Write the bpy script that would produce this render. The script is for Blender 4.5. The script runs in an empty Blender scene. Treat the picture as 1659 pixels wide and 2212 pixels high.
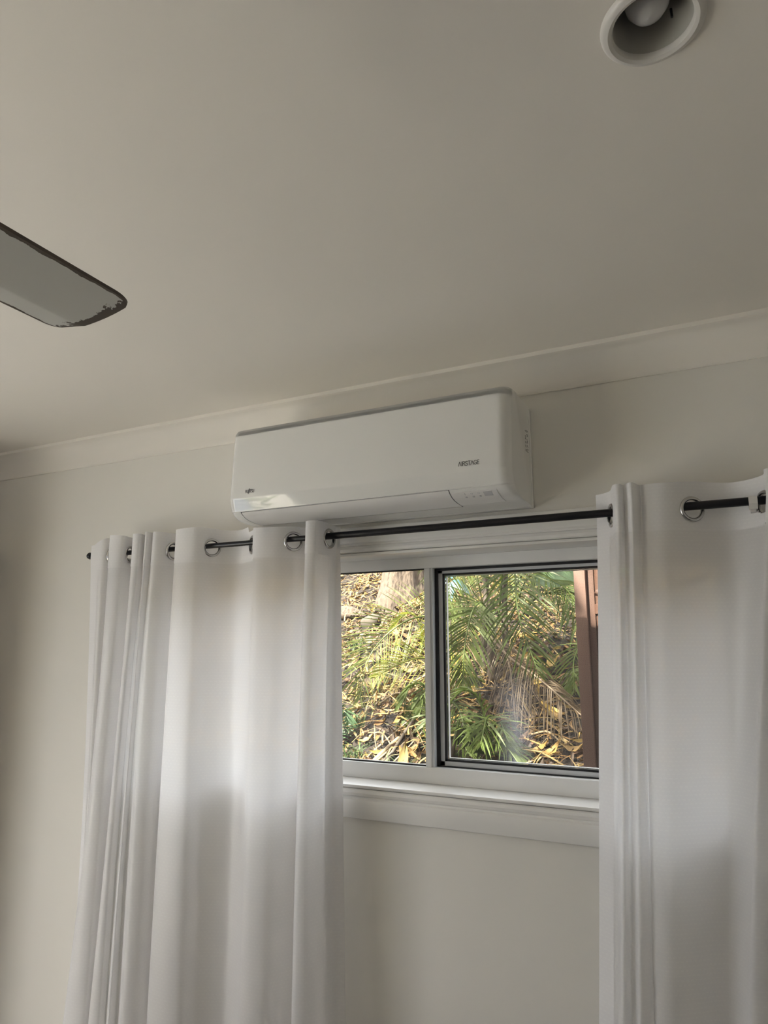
import bpy, bmesh, math, random
import numpy as np
from mathutils import Vector, Matrix
random.seed(7)
SC = bpy.context.scene
COL = SC.collection
PI = math.pi

# ------------------------------------------------------------------ camera
def make_camera():
    f, yaw, pitch, roll = 1484.767, math.radians(26.28347), math.radians(11.45393), math.radians(0.07839)
    fw = Vector((-math.sin(yaw)*math.cos(pitch), math.cos(yaw)*math.cos(pitch), math.sin(pitch)))
    rt = Vector((math.cos(yaw), math.sin(yaw), 0)); up = rt.cross(fw)
    r2 = rt*math.cos(roll)+up*math.sin(roll); u2 = up*math.cos(roll)-rt*math.sin(roll)
    cd = bpy.data.cameras.new('camera'); cd.sensor_fit = 'VERTICAL'; cd.sensor_height = 36.0; cd.sensor_width = 27.0
    cd.lens = 36.0*f/2212; cd.clip_start = 0.02; cd.clip_end = 200
    o = bpy.data.objects.new('camera', cd); COL.objects.link(o)
    m = Matrix((r2, u2, -fw)).transposed().to_4x4(); m.translation = (0.42686, -1.74777, 1.629)
    o.matrix_world = m
    SC.camera = o
make_camera()

# ------------------------------------------------------------------ world, sun, daylight, exposure
W = bpy.data.worlds.new('sky'); SC.world = W; W.use_nodes = True
nt = W.node_tree; bg = nt.nodes['Background']
sky = nt.nodes.new('ShaderNodeTexSky'); sky.sky_type = 'NISHITA'; sky.sun_disc = False
sky.air_density = 0.8; sky.dust_density = 5.0; sky.ozone_density = 0.6
sky.sun_elevation = math.radians(50); sky.sun_rotation = math.radians(220)
hz = nt.nodes.new('ShaderNodeMix'); hz.data_type = 'RGBA'; hz.inputs[0].default_value = 0.92; hz.inputs[7].default_value = (0.36, 0.333, 0.285, 1)   # thin white haze
nt.links.new(sky.outputs[0], hz.inputs[6]); nt.links.new(hz.outputs[2], bg.inputs['Color']); bg.inputs['Strength'].default_value = 5.6
SUN_DIR = Vector((0.22, 0.62, -0.75)).normalized()
sd = bpy.data.lights.new('sun', 'SUN'); sd.energy = 34; sd.angle = math.radians(0.6); sd.color = (1.0, 0.93, 0.82)
so = bpy.data.objects.new('sun', sd); COL.objects.link(so)
so.rotation_euler = SUN_DIR.to_track_quat('-Z', 'Y').to_euler(); so.location = (-4, -4, 8)
def area(name, loc, direction, sx, sy, energy, color):
    d = bpy.data.lights.new(name, 'AREA'); d.shape = 'RECTANGLE'; d.size = sx; d.size_y = sy
    d.energy = energy; d.color = color
    o = bpy.data.objects.new(name, d); COL.objects.link(o); o.location = loc
    o.rotation_euler = Vector(direction).to_track_quat('-Z', 'Y').to_euler()
    return o
# daylight of the open yard outside the glazed door in the left wall
area('yard_skylight', (-2.74, -1.87, 1.35), (1, 0.0, -0.12), 1.15, 1.2, 9.0, (0.38, 0.53, 1.0))
# glow of the sunlit concrete just outside that door
area('yard_paving_glow', (-2.74, -1.87, 0.45), (1, 0.0, 0.6), 1.15, 0.75, 6.5, (1.0, 0.94, 0.85))
SC.view_settings.view_transform = 'Standard'; SC.view_settings.look = 'None'
SC.view_settings.gamma = 1.0; SC.view_settings.use_curve_mapping = False
SC.view_settings.exposure = 0.55
SC.cycles.max_bounces = 14; SC.cycles.diffuse_bounces = 8; SC.cycles.transparent_max_bounces = 24
SC.cycles.transmission_bounces = 10; SC.cycles.sample_clamp_indirect = 6.0
SC.cycles.caustics_reflective = False; SC.cycles.caustics_refractive = False

# ------------------------------------------------------------------ helpers
def tag(o, label=None, cat=None, group=None, kind=None):
    if label: o['label'] = label
    if cat: o['category'] = cat
    if group: o['group'] = group
    if kind: o['kind'] = kind
    return o
def link(name, me, parent=None, mat=None, smooth=None):
    o = bpy.data.objects.new(name, me); COL.objects.link(o)
    if parent is not None: o.parent = parent
    if mat is not None:
        me.materials.clear(); me.materials.append(mat)
    if smooth is not None:
        me.polygons.foreach_set('use_smooth', [True]*len(me.polygons))
        if smooth < 3.1: me.set_sharp_from_angle(angle=smooth)
    return o
def pyd(name, v, f, parent=None, mat=None, smooth=None):
    me = bpy.data.meshes.new(name); me.from_pydata([tuple(p) for p in v], [], f); me.update()
    return link(name, me, parent, mat, smooth)
def empty(name, loc=(0, 0, 0), parent=None):
    o = bpy.data.objects.new(name, None); COL.objects.link(o); o.location = loc
    o.empty_display_size = 0.05
    if parent is not None: o.parent = parent
    return o
def box(name, lo, hi, mat, parent=None, bevel=0.0):
    bm = bmesh.new()
    bmesh.ops.create_cube(bm, size=1)
    for v in bm.verts:
        v.co = Vector([(lo[i]+hi[i])/2+v.co[i]*(hi[i]-lo[i]) for i in range(3)])
    if bevel > 0: bmesh.ops.bevel(bm, geom=list(bm.edges), offset=bevel, segments=2, affect='EDGES', profile=0.6)
    me = bpy.data.meshes.new(name); bm.to_mesh(me); bm.free()
    return link(name, me, parent, mat, 0.7 if bevel else None)
def boxes(name, lst, mat, parent=None):
    v, f = [], []
    for lo, hi in lst:
        b = len(v)
        for x in (lo[0], hi[0]):
            for y in (lo[1], hi[1]):
                for z in (lo[2], hi[2]): v.append((x, y, z))
        f += [[b+i for i in q] for q in ((0, 1, 3, 2), (4, 6, 7, 5), (0, 4, 5, 1), (2, 3, 7, 6), (0, 2, 6, 4), (1, 5, 7, 3))]
    return pyd(name, v, f, parent, mat)
def extrude_x(name, prof, x0, x1, mat, parent=None, smooth=0.6):
    n = len(prof)
    v = [(x0, y, z) for y, z in prof]+[(x1, y, z) for y, z in prof]
    f = [[i, (i+1) % n, n+(i+1) % n, n+i] for i in range(n)]+[list(range(n))[::-1], list(range(n, 2*n))]
    return pyd(name, v, f, parent, mat, smooth)
def tube_mesh(pts, radii, seg=10, cap=True):
    v, f = [], []
    pts = [Vector(p) for p in pts]; n = len(pts)
    if not hasattr(radii, '__len__'): radii = [radii]*n
    ref = None
    for i, p in enumerate(pts):
        t = (pts[min(i+1, n-1)]-pts[max(i-1, 0)]).normalized()
        if ref is None:
            ref = t.orthogonal().normalized()
        a = (ref-t*ref.dot(t)).normalized(); ref = a; b = t.cross(a)
        for k in range(seg):
            th = 2*PI*k/seg; v.append(p+(a*math.cos(th)+b*math.sin(th))*radii[i])
    for i in range(n-1):
        for k in range(seg):
            f.append([i*seg+k, i*seg+(k+1) % seg, (i+1)*seg+(k+1) % seg, (i+1)*seg+k])
    if cap: f += [list(range(seg))[::-1], [(n-1)*seg+k for k in range(seg)]]
    return v, f
def tube(name, pts, radii, mat, parent=None, seg=12):
    v, f = tube_mesh(pts, radii, seg); return pyd(name, v, f, parent, mat, 0.9)
def lathe_mesh(prof, axis_o, axis, seg=32, closed=False):
    ax = Vector(axis).normalized(); a = ax.orthogonal().normalized(); b = ax.cross(a); o = Vector(axis_o)
    v, f = [], []; n = len(prof)
    for k in range(seg):
        th = 2*PI*k/seg; d = a*math.cos(th)+b*math.sin(th)
        for r, h in prof: v.append(o+d*r+ax*h)
    m = n if closed else n-1
    for k in range(seg):
        for i in range(m):
            k2 = (k+1) % seg; i2 = (i+1) % n
            f.append([k*n+i, k2*n+i, k2*n+i2, k*n+i2])
    return v, f
def lathe(name, prof, o, axis, mat, parent=None, seg=32, closed=False, smooth=0.7):
    v, f = lathe_mesh(prof, o, axis, seg, closed); return pyd(name, v, f, parent, mat, smooth)

# ------------------------------------------------------------------ materials
class NT:
    def __init__(s, m): s.t = m.node_tree; s.n = s.t.nodes; s.l = s.t.links
    def new(s, kind, **kw):
        n = s.n.new('ShaderNode'+kind)
        for k, v in kw.items(): setattr(n, k, v)
        return n
    def val(s, inp, v):
        if hasattr(v, 'is_linked'): s.l.new(v, inp)
        else: inp.default_value = v
    def math(s, op, a, b=0.0, c=None, clamp=False):
        n = s.new('Math', operation=op, use_clamp=clamp); s.val(n.inputs[0], a); s.val(n.inputs[1], b)
        if c is not None: s.val(n.inputs[2], c)
        return n.outputs[0]
    def mix(s, fac, a, b):
        n = s.new('Mix', data_type='RGBA'); s.val(n.inputs[0], fac); s.val(n.inputs[6], a); s.val(n.inputs[7], b)
        return n.outputs[2]
    def noise(s, scale, detail=3, vec=None, rough=0.5):
        n = s.new('TexNoise'); n.inputs['Scale'].default_value = scale; n.inputs['Detail'].default_value = detail
        n.inputs['Roughness'].default_value = rough
        if vec is not None: s.l.new(vec, n.inputs['Vector'])
        return n.outputs['Fac']
    def bump(s, h, strength, dist=0.001):
        n = s.new('Bump'); n.inputs['Strength'].default_value = strength; n.inputs['Distance'].default_value = dist
        s.l.new(h, n.inputs['Height']); return n.outputs[0]
    def ramp(s, fac, stops):
        n = s.new('ValToRGB'); s.l.new(fac, n.inputs[0]); e = n.color_ramp.elements
        while len(e) < len(stops): e.new(0.5)
        for el, (p, c) in zip(e, stops): el.position = p; el.color = c
        return n.outputs[0]
def newmat(name):
    m = bpy.data.materials.new(name); m.use_nodes = True
    t = NT(m); return m, t, t.n['Principled BSDF']
def c4(c): return (c[0], c[1], c[2], 1)
def plain(name, col, rough=0.5, metal=0.0, spec=0.5, var=0.06, vscale=6, bump=0.0, bscale=60, coat=0.0):
    m, t, b = newmat(name)
    tc = t.new('TexCoord').outputs['Object']
    n = t.noise(vscale, 4, tc)
    lo = [max(0, x*(1-var)) for x in col]; hi = [min(1, x*(1+var)) for x in col]
    t.l.new(t.mix(n, c4(lo), c4(hi)), b.inputs['Base Color'])
    b.inputs['Roughness'].default_value = rough; b.inputs['Metallic'].default_value = metal
    b.inputs['Specular IOR Level'].default_value = spec
    if coat: b.inputs['Coat Weight'].default_value = coat; b.inputs['Coat Roughness'].default_value = 0.08
    if bump:
        t.l.new(t.bump(t.noise(bscale, 5, tc), bump, 0.002), b.inputs['Normal'])
    return m
M = {}
M['wall'] = plain('painted_wall', (0.79, 0.77, 0.715), 0.55, spec=0.3, var=0.012, vscale=2, bump=0.05, bscale=220)
M['ceil'] = plain('painted_ceiling', (0.84, 0.805, 0.74), 0.75, spec=0.2, var=0.012, vscale=1.5, bump=0.04, bscale=200)
M['trim'] = plain('gloss_trim_paint', (0.82, 0.81, 0.78), 0.3, var=0.015, vscale=5, bump=0.03, bscale=90)
M['alu'] = plain('powder_coated_aluminium', (0.80, 0.80, 0.79), 0.35, var=0.015)
M['sash_alu'] = plain('sash_aluminium', (0.62, 0.64, 0.66), 0.35, var=0.02)
M['rubber_and_shade'] = plain('black_gasket_and_shade', (0.012, 0.012, 0.013), 0.6, var=0.2)
M['plastic'] = plain('white_gloss_plastic', (0.80, 0.80, 0.775), 0.16, var=0.006, vscale=3)
M['gloss'] = plain('white_mirror_gloss_plastic', (0.80, 0.80, 0.775), 0.045, var=0.006, vscale=3)
M['louvre'] = plain('white_satin_plastic', (0.80, 0.79, 0.77), 0.35, var=0.006)
M['ink'] = plain('dark_grey_print', (0.035, 0.035, 0.035), 0.5, var=0.05)
M['greyprint'] = plain('pale_grey_print', (0.56, 0.56, 0.57), 0.4, var=0.05)
M['cavity'] = plain('dark_plastic', (0.05, 0.05, 0.05), 0.6)
M['rod'] = plain('black_metal', (0.006, 0.006, 0.007), 0.35, var=0.1, spec=0.4)
M['chrome'] = plain('brushed_chrome', (0.55, 0.54, 0.53), 0.22, metal=1.0, var=0.05)
M['lampwhite'] = plain('white_enamel', (0.66, 0.64, 0.60), 0.35, var=0.02)
M['lampcup'] = plain('grey_enamel_cup', (0.42, 0.41, 0.37), 0.4, var=0.03)
M['bulb'] = plain('frosted_bulb', (0.62, 0.62, 0.62), 0.25, var=0.02)
M['floor'] = plain('timber_floor', (0.17, 0.16, 0.155), 0.4, var=0.2, vscale=8)
M['wood'] = plain('dark_added_furniture', (0.10, 0.06, 0.04), 0.45, var=0.2, vscale=10)
M['post'] = plain('brown_painted_timber', (0.111, 0.062, 0.044), 0.6, var=0.08, vscale=9, bump=0.1, bscale=40)
M['pipe'] = plain('brown_downpipe_paint', (0.078, 0.042, 0.029), 0.45, var=0.06)
M['paving'] = plain('pale_concrete', (0.50, 0.48, 0.44), 0.8, var=0.12, vscale=5)
M['roof'] = plain('roof_sheet', (0.25, 0.22, 0.2), 0.6)

def glass_mat(name, smudge):
    m, t, b = newmat(name)
    out = t.n['Material Output']; t.n.remove(b)
    tr = t.new('BsdfTransparent'); tr.inputs[0].default_value = (0.96, 0.97, 0.96, 1)
    gl = t.new('BsdfGlossy'); gl.inputs['Roughness'].default_value = 0.02
    fr = t.new('Fresnel'); geo = t.new('NewGeometry'); t.l.new(t.math('ADD', 1.45, t.math('MULTIPLY', geo.outputs['Backfacing'], 1/1.45-1.45)), fr.inputs['IOR'])
    mx = t.new('MixShader'); t.l.new(fr.outputs[0], mx.inputs[0]); t.l.new(tr.outputs[0], mx.inputs[1]); t.l.new(gl.outputs[0], mx.inputs[2])
    df = t.new('BsdfTranslucent'); df.inputs[0].default_value = (0.85, 0.88, 0.95, 1)
    tc = t.new('TexCoord').outputs['Object']
    n = t.noise(9, 6, tc, 0.65)
    fac = t.math('MULTIPLY', n, 0.006)
    if smudge:
        sx = t.new('SeparateXYZ'); t.l.new(tc, sx.inputs[0])
        dx = t.math('ABSOLUTE', t.math('SUBTRACT', t.math('ADD', sx.outputs[0], t.math('MULTIPLY', n, 0.05)), -0.085))
        st = t.math('MULTIPLY', t.math('SUBTRACT', 1.0, t.math('DIVIDE', dx, 0.055), clamp=True), t.math('SUBTRACT', 1.0, t.math('DIVIDE', t.math('ABSOLUTE', t.math('SUBTRACT', sx.outputs[2], 1.42)), 0.16), clamp=True))
        fac = t.math('ADD', fac, t.math('MULTIPLY', st, 0.15))
    m2 = t.new('MixShader'); t.l.new(fac, m2.inputs[0]); t.l.new(mx.outputs[0], m2.inputs[1]); t.l.new(df.outputs[0], m2.inputs[2])
    t.l.new(m2.outputs[0], out.inputs[0]); return m
M['glass'] = glass_mat('window_glass', False); M['glass_smudged'] = glass_mat('smudged_window_glass', True)
def screen_mat():
    m, t, b = newmat('insect_mesh'); out = t.n['Material Output']; t.n.remove(b)
    tr = t.new('BsdfTransparent'); df = t.new('BsdfDiffuse'); df.inputs[0].default_value = (0.02, 0.02, 0.02, 1)
    tc = t.new('TexCoord').outputs['Object']; sx = t.new('SeparateXYZ'); t.l.new(tc, sx.inputs[0])
    g = []
    for k in (0, 2):
        w = t.math('FRACT', t.math('MULTIPLY', sx.outputs[k], 1/0.0022)); g.append(t.math('LESS_THAN', w, 0.11))
    mx = t.new('MixShader'); t.l.new(t.math('MAXIMUM', g[0], g[1]), mx.inputs[0]); t.l.new(tr.outputs[0], mx.inputs[1]); t.l.new(df.outputs[0], mx.inputs[2])
    t.l.new(mx.outputs[0], out.inputs[0]); return m
M['mesh'] = screen_mat()

def curtain_mat(name, trans, clear):
    m, t, b = newmat(name); out = t.n['Material Output']; t.n.remove(b)
    uv = t.new('TexCoord').outputs['UV']
    sx = t.new('SeparateXYZ'); t.l.new(uv, sx.inputs[0])
    # rows of short woven dashes, staggered
    row = t.math('MULTIPLY', sx.outputs[1], 1/0.0085); ri = t.math('FLOOR', row)
    cx = t.math('FRACT', t.math('ADD', t.math('MULTIPLY', sx.outputs[0], 1/0.012), t.math('MULTIPLY', t.math('MODULO', ri, 2.0), 0.5)))
    dash = t.math('MULTIPLY', t.math('LESS_THAN', cx, 0.6), t.math('LESS_THAN', t.math('FRACT', row), 0.3))
    weave = t.new('TexWave'); weave.wave_type = 'BANDS'; weave.bands_direction = 'Y'; weave.inputs['Scale'].default_value = 180
    t.l.new(uv, weave.inputs['Vector'])
    nz = t.noise(5, 3, uv)
    base = t.mix(nz, (0.89, 0.885, 0.89, 1), (0.915, 0.91, 0.915, 1))
    col = t.mix(t.math('MULTIPLY', dash, 0.3), base, (0.97, 0.97, 0.96, 1))
    nrm = t.bump(t.math('ADD', t.math('MULTIPLY', weave.outputs['Fac'], 0.2), t.math('MULTIPLY', dash, 0.6)), 0.15, 0.0006)
    df = t.new('BsdfDiffuse'); t.l.new(col, df.inputs[0]); t.l.new(nrm, df.inputs['Normal'])
    tl = t.new('BsdfTranslucent'); t.l.new(col, tl.inputs[0])
    mx = t.new('MixShader'); t.l.new(t.math('ADD', trans, t.math('MULTIPLY', dash, 0.05)), mx.inputs[0]); t.l.new(df.outputs[0], mx.inputs[1]); t.l.new(tl.outputs[0], mx.inputs[2])
    gl = t.new('BsdfGlossy'); gl.inputs['Roughness'].default_value = 0.4; gl.inputs[0].default_value = (1, 1, 1, 1); t.l.new(nrm, gl.inputs['Normal'])
    m3 = t.new('MixShader'); m3.inputs[0].default_value = 0.04; t.l.new(mx.outputs[0], m3.inputs[1]); t.l.new(gl.outputs[0], m3.inputs[2])
    tr = t.new('BsdfTransparent'); m4 = t.new('MixShader'); m4.inputs[0].default_value = clear
    t.l.new(m3.outputs[0], m4.inputs[1]); t.l.new(tr.outputs[0], m4.inputs[2])
    t.l.new(m4.outputs[0], out.inputs[0]); return m
M['curtain'] = curtain_mat('white_voile', 0.5, 0.03); M['header'] = curtain_mat('white_voile_doubled', 0.25, 0.0)

def attr_mat(name, rough, translucent=0.0, bump=0.0):
    m, t, b = newmat(name)
    a = t.new('VertexColor'); a.layer_name = 'tint'
    tc = t.new('TexCoord').outputs['Object']; n = t.noise(45, 3, tc)
    col = t.mix(t.math('MULTIPLY', n, 0.35), a.outputs[0], (0.08, 0.05, 0.02, 1))
    t.l.new(col, b.inputs['Base Color']); b.inputs['Roughness'].default_value = rough
    if bump: t.l.new(t.bump(n, bump, 0.004), b.inputs['Normal'])
    if translucent:
        out = t.n['Material Output']; tl = t.new('BsdfTranslucent'); t.l.new(col, tl.inputs[0])
        mx = t.new('MixShader'); mx.inputs[0].default_value = translucent
        t.l.new(b.outputs[0], mx.inputs[1]); t.l.new(tl.outputs[0], mx.inputs[2]); t.l.new(mx.outputs[0], out.inputs[0])
    return m
M['litter'] = attr_mat('dry_leaf_litter', 0.7, 0.12)
M['frond'] = attr_mat('palm_leaflets', 0.6, 0.35)
def bark_mat():
    m, t, b = newmat('flaky_bark'); tc = t.new('TexCoord').outputs['Object']
    mp = t.new('Mapping'); t.l.new(tc, mp.inputs[0]); mp.inputs['Scale'].default_value = (1, 1, 0.35)
    n = t.noise(28, 6, mp.outputs[0], 0.7); v = t.new('TexVoronoi'); v.inputs['Scale'].default_value = 38; t.l.new(mp.outputs[0], v.inputs['Vector'])
    h = t.math('ADD', n, t.math('MULTIPLY', v.outputs['Distance'], 0.6))
    t.l.new(t.ramp(h, [(0.3, (0.008, 0.006, 0.004, 1)), (0.55, (0.028, 0.019, 0.012, 1)), (0.8, (0.075, 0.055, 0.038, 1))]), b.inputs['Base Color'])
    b.inputs['Roughness'].default_value = 0.9; t.l.new(t.bump(h, 0.9, 0.02), b.inputs['Normal']); return m
M['bark'] = bark_mat()
def soil_mat():
    m, t, b = newmat('leafy_soil'); tc = t.new('TexCoord').outputs['Object']
    n = t.noise(30, 6, tc, 0.75)
    t.l.new(t.ramp(n, [(0.3, (0.004, 0.003, 0.0015, 1)), (0.55, (0.016, 0.010, 0.005, 1)), (0.75, (0.05, 0.034, 0.017, 1))]), b.inputs['Base Color'])
    b.inputs['Roughness'].default_value = 0.95; t.l.new(t.bump(n, 0.8, 0.02), b.inputs['Normal']); return m
M['soil'] = soil_mat()
M['stem'] = plain('palm_stem', (0.049, 0.036, 0.023), 0.7, var=0.4, vscale=30, bump=0.3, bscale=40)
M['twig'] = plain('dry_twig', (0.058, 0.046, 0.033), 0.8, var=0.3, vscale=30)
M['straw'] = plain('dry_straw', (0.182, 0.137, 0.078), 0.7, var=0.3, vscale=20)
M['blueleaf'] = plain('blue_green_leaf', (0.039, 0.104, 0.117), 0.4, var=0.25, vscale=30)
M['paleleaf'] = plain('pale_green_leaf', (0.078, 0.130, 0.052), 0.4, var=0.2, vscale=12)
M['stone'] = plain('grey_brown_stone', (0.045, 0.036, 0.025), 0.9, var=0.35, vscale=14, bump=0.5, bscale=25)
def blade_mat():
    m, t, b = newmat('chipped_blade_paint')
    uv = t.new('TexCoord').outputs['UV']; sx = t.new('SeparateXYZ'); t.l.new(uv, sx.inputs[0])
    # UV: x = distance to the long edge, y = distance to the tip (metres)
    n = t.noise(38, 5, uv, 0.65)
    n2 = t.noise(11, 2, uv)
    e1 = t.math('LESS_THAN', sx.outputs[0], t.math('MULTIPLY', t.math('POWER', n2, 2.0), t.math('MULTIPLY', n, 0.030)))
    e2 = t.math('LESS_THAN', sx.outputs[1], t.math('SUBTRACT', t.math('MULTIPLY', n, 0.062), 0.017))
    e = t.math('MAXIMUM', e1, e2)
    t.l.new(t.mix(e, (0.66, 0.66, 0.62, 1), (0.095, 0.075, 0.055, 1)), b.inputs['Base Color'])
    b.inputs['Roughness'].default_value = 0.45
    t.l.new(t.bump(t.math('SUBTRACT', 1.0, e), 0.3, 0.001), b.inputs['Normal']); return m
M['blade'] = blade_mat()

# ------------------------------------------------------------------ the room
XL, XR, YB, ZC = -2.60, 2.60, -4.60, 2.40
TOP = 2.56
WX0, WX1, WZ0, WZ1 = -1.30, 0.47, 1.268, 1.905      # window opening in the far wall
DY0, DY1, DZ1 = -2.95, -1.25, 2.10                   # glazed door opening in the left wall
def struct(o, label=None, cat=None):
    return tag(o, label, cat, None, 'structure')
struct(boxes('wall_back', [((XL-.1, 0, 0), (WX0, .14, TOP)), ((WX1, 0, 0), (XR+.1, .14, TOP)),
       ((WX0, 0, 0), (WX1, .14, WZ0)), ((WX0, 0, WZ1), (WX1, .14, TOP))], M['wall']), 'white painted wall behind the air conditioner and curtains', 'wall')
struct(boxes('wall_left', [((XL-.1, YB, 0), (XL, DY0, TOP)), ((XL-.1, DY1, 0), (XL, 0, TOP)), ((XL-.1, DY0, DZ1), (XL, DY1, TOP))], M['wall']), 'white painted wall with the glazed door on the left', 'wall')
struct(boxes('wall_right', [((XR, YB, 0), (XR+.1, 0, TOP))], M['wall']), 'white painted wall on the right', 'wall')
struct(boxes('wall_front', [((XL-.1, YB-.1, 0), (XR+.1, YB, TOP))], M['wall']), 'white painted wall behind the viewer', 'wall')
struct(boxes('floor', [((XL-.1, YB-.1, -.1), (XR+.1, .14, 0))], M['floor']), 'brown timber floor of the room', 'floor')
# ceiling sheet with the round cut-out of the downlight
LX, LY, LR = 0.408, -0.953, 0.055
def make_ceiling():
    bm = bmesh.new()
    rect = [bm.verts.new(p) for p in ((XL, YB, ZC), (XR, YB, ZC), (XR, 0, ZC), (XL, 0, ZC))]
    circ = [bm.verts.new((LX+LR*math.cos(2*PI*k/48), LY+LR*math.sin(2*PI*k/48), ZC)) for k in range(48)]
    ed = []
    for loop in (rect, circ):
        ed += [bm.edges.new((loop[i], loop[(i+1) % len(loop)])) for i in range(len(loop))]
    bmesh.ops.triangle_fill(bm, edges=ed, use_beauty=True, use_dissolve=False)
    me = bpy.data.meshes.new('ceiling'); bm.to_mesh(me); bm.free()
    return link('ceiling', me, None, M['ceil'])
struct(make_ceiling(), 'white flat plaster ceiling', 'ceiling')
struct(boxes('roof', [((XL-.25, YB-.5, TOP), (XR+.5, 0.22, TOP+.14))], M['roof']), 'roof slab and eave above the room', 'roof')
struct(boxes('yard_paving', [((-9, -8, -.12), (XL-.1, 1.2, -.04))], M['paving']), 'pale concrete yard outside the glazed door', 'paving')
# cornices
cor = [(0, 2.306), (-.006, 2.3055), (-.009, 2.309)]
for k in range(9):
    a = k/8*PI/2
    cor.append((-.011-.043*(1-math.cos(a)), 2.312+.074*math.sin(a)))
cor += [(-.058, 2.387), (-.063, 2.389), (-.063, ZC), (0, ZC)]
struct(extrude_x('trim_1', cor, XL, XR, M['ceil']), 'white coved cornice above the air conditioner', 'cornice')
def cornice_side(name, xw, sgn):
    prof = [(xw-sgn*y, z) for y, z in cor]
    n = len(prof); v = [(x, YB, z) for x, z in prof]+[(x, 0, z) for x, z in prof]
    f = [[i, (i+1) % n, n+(i+1) % n, n+i] for i in range(n)]+[list(range(n)), list(range(n, 2*n))[::-1]]
    return pyd(name, v, f, None, M['ceil'], 0.6)
struct(cornice_side('trim_2', XL, 1), 'white coved cornice along the left wall', 'cornice')
struct(cornice_side('trim_3', XR, -1), 'white coved cornice along the right wall', 'cornice')
struct(boxes('baseboard_back', [((XL, -.018, 0), (XR, 0, .09))], M['trim']), 'white skirting board below the window', 'baseboard')

# ------------------------------------------------------------------ window in the far wall
win = struct(empty('window_1', (-.28, .09, WZ0)), 'white sliding window with the garden behind', 'window')
def wp(o):  # keep world placement while parenting to the window empty
    o.location = o.location-Vector((-.28, .09, WZ0)); return o
def wbox(name, lo, hi, mat, parent=None, bevel=0.0):
    o = box(name, lo, hi, mat, parent if parent is not None else win, bevel)
    return wp(o) if parent is None else o
# timber reveal lining the opening
wbox('reveal', (WX0, -.012, WZ0-.002), (WX1, .135, WZ0+.006), M['trim'], bevel=.0015)
wbox('reveal', (WX0, -.012, WZ1-.006), (WX1, .135, WZ1+.002), M['trim'], bevel=.0015)
wbox('reveal', (WX0-.002, -.012, WZ0), (WX0+.01, .135, WZ1), M['trim'], bevel=.0015)
wbox('reveal', (WX1-.01, -.012, WZ0), (WX1+.002, .135, WZ1), M['trim'], bevel=.0015)
# mitred architrave, profile across its width (0 = inner edge)
AP = [(0, 0), (0, -.009), (.003, -.013), (.010, -.0155), (.017, -.014), (.020, -.0105), (.024, -.0105), (.027, -.0165), (.034, -.019), (.066, -.020), (.072, -.0185), (.0745, -.014), (.0745, 0)]
def architrave(side):
    a = .006; x0, x1, z0, z1 = WX0-a, WX1+a, WZ0-a+.002, WZ1+a-.002
    v = []
    for s in (0, 1):
        for w, y in AP:
            if side == 'b': p = ((x0-w, y, z0-w), (x1+w, y, z0-w))[s]
            if side == 't': p = ((x0-w, y, z1+w), (x1+w, y, z1+w))[s]
            if side == 'l': p = ((x0-w, y, z0-w), (x0-w, y, z1+w))[s]
            if side == 'r': p = ((x1+w, y, z0-w), (x1+w, y, z1+w))[s]
            v.append(p)
    n = len(AP)
    f = [[i, (i+1) % n, n+(i+1) % n, n+i] for i in range(n)]+[list(range(n)), list(range(n, 2*n))[::-1]]
    o = pyd('architrave', v, f, win, M['trim'], 0.5); return wp(o)
for s in 'btlr': architrave(s)
# aluminium outer frame
FX0, FX1 = WX0+.01, WX1-.01
FZ0, FZ1 = WZ0+.006, WZ1-.006
MX0, MX1 = -.352, -.327          # meeting stile of the fixed light
GT, GB = 1.866, 1.317            # glass top and bottom of the fixed light
wbox('frame_rail', (FX0, .09, GT), (FX1, .14, FZ1), M['alu'], bevel=.002)
wbox('frame_rail', (FX0, .09, FZ0), (FX1, .14, GB), M['alu'], bevel=.002)
wbox('frame_stile', (FX0, .09, GB), (FX0+.03, .14, GT), M['alu'], bevel=.002)
wbox('frame_stile', (FX1-.03, .09, GB), (FX1, .14, GT), M['alu'], bevel=.002)
wbox('mullion', (MX0, .092, GB), (MX1-.008, .125, GT), M['alu'], bevel=.0015)
wbox('interlock', (MX1-.008, .096, GB-.004), (MX1, .13, GT+.002), M['sash_alu'], bevel=.001)
def gasket(x0, x1, z0, z1, y0, y1, w, parent=None):
    o = boxes('gasket', [((x0, y0, z0), (x1, y1, z0+w)), ((x0, y0, z1-w), (x1, y1, z1)), ((x0, y0, z0), (x0+w, y1, z1)), ((x1-w, y0, z0), (x1, y1, z1))], M['rubber_and_shade'], parent if parent is not None else win)
    return wp(o) if parent is None else o
gasket(FX0+.03, MX0+.001, GB, GT, .101, .109, .0035)
wbox('pane', (FX0+.03, .109, GB), (MX0, .113, GT), M['glass'])
# black strips standing in for the slot's shade, sash, its gasket and pane
wbox('slot_shade', (MX1, .112, GT-.007), (FX1-.03, .119, GT), M['rubber_and_shade'])
wbox('slot_shade', (MX1, .112, GB), (MX1+.009, .119, GT-.007), M['rubber_and_shade'])
wbox('slot_shade', (MX1, .112, GB), (FX1-.03, .119, GB+.003), M['rubber_and_shade'])
SX0, SX1, SZ0, SZ1 = -.322, .436, 1.3195, 1.860
sash = empty('sash', (0, 0, 0), win); wp(sash)
boxes('sash_rail', [((SX0, .119, SZ1-.009), (SX1, .14, SZ1)), ((SX0, .119, SZ0), (SX1, .14, SZ0+.012)), ((SX0, .119, SZ0), (SX0+.016, .14, SZ1)), ((SX1-.016, .119, SZ0), (SX1, .14, SZ1))], M['sash_alu'], sash)
gasket(SX0+.016, SX1-.016, SZ0+.012, SZ1-.009, .121, .131, .0055, sash)
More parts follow.
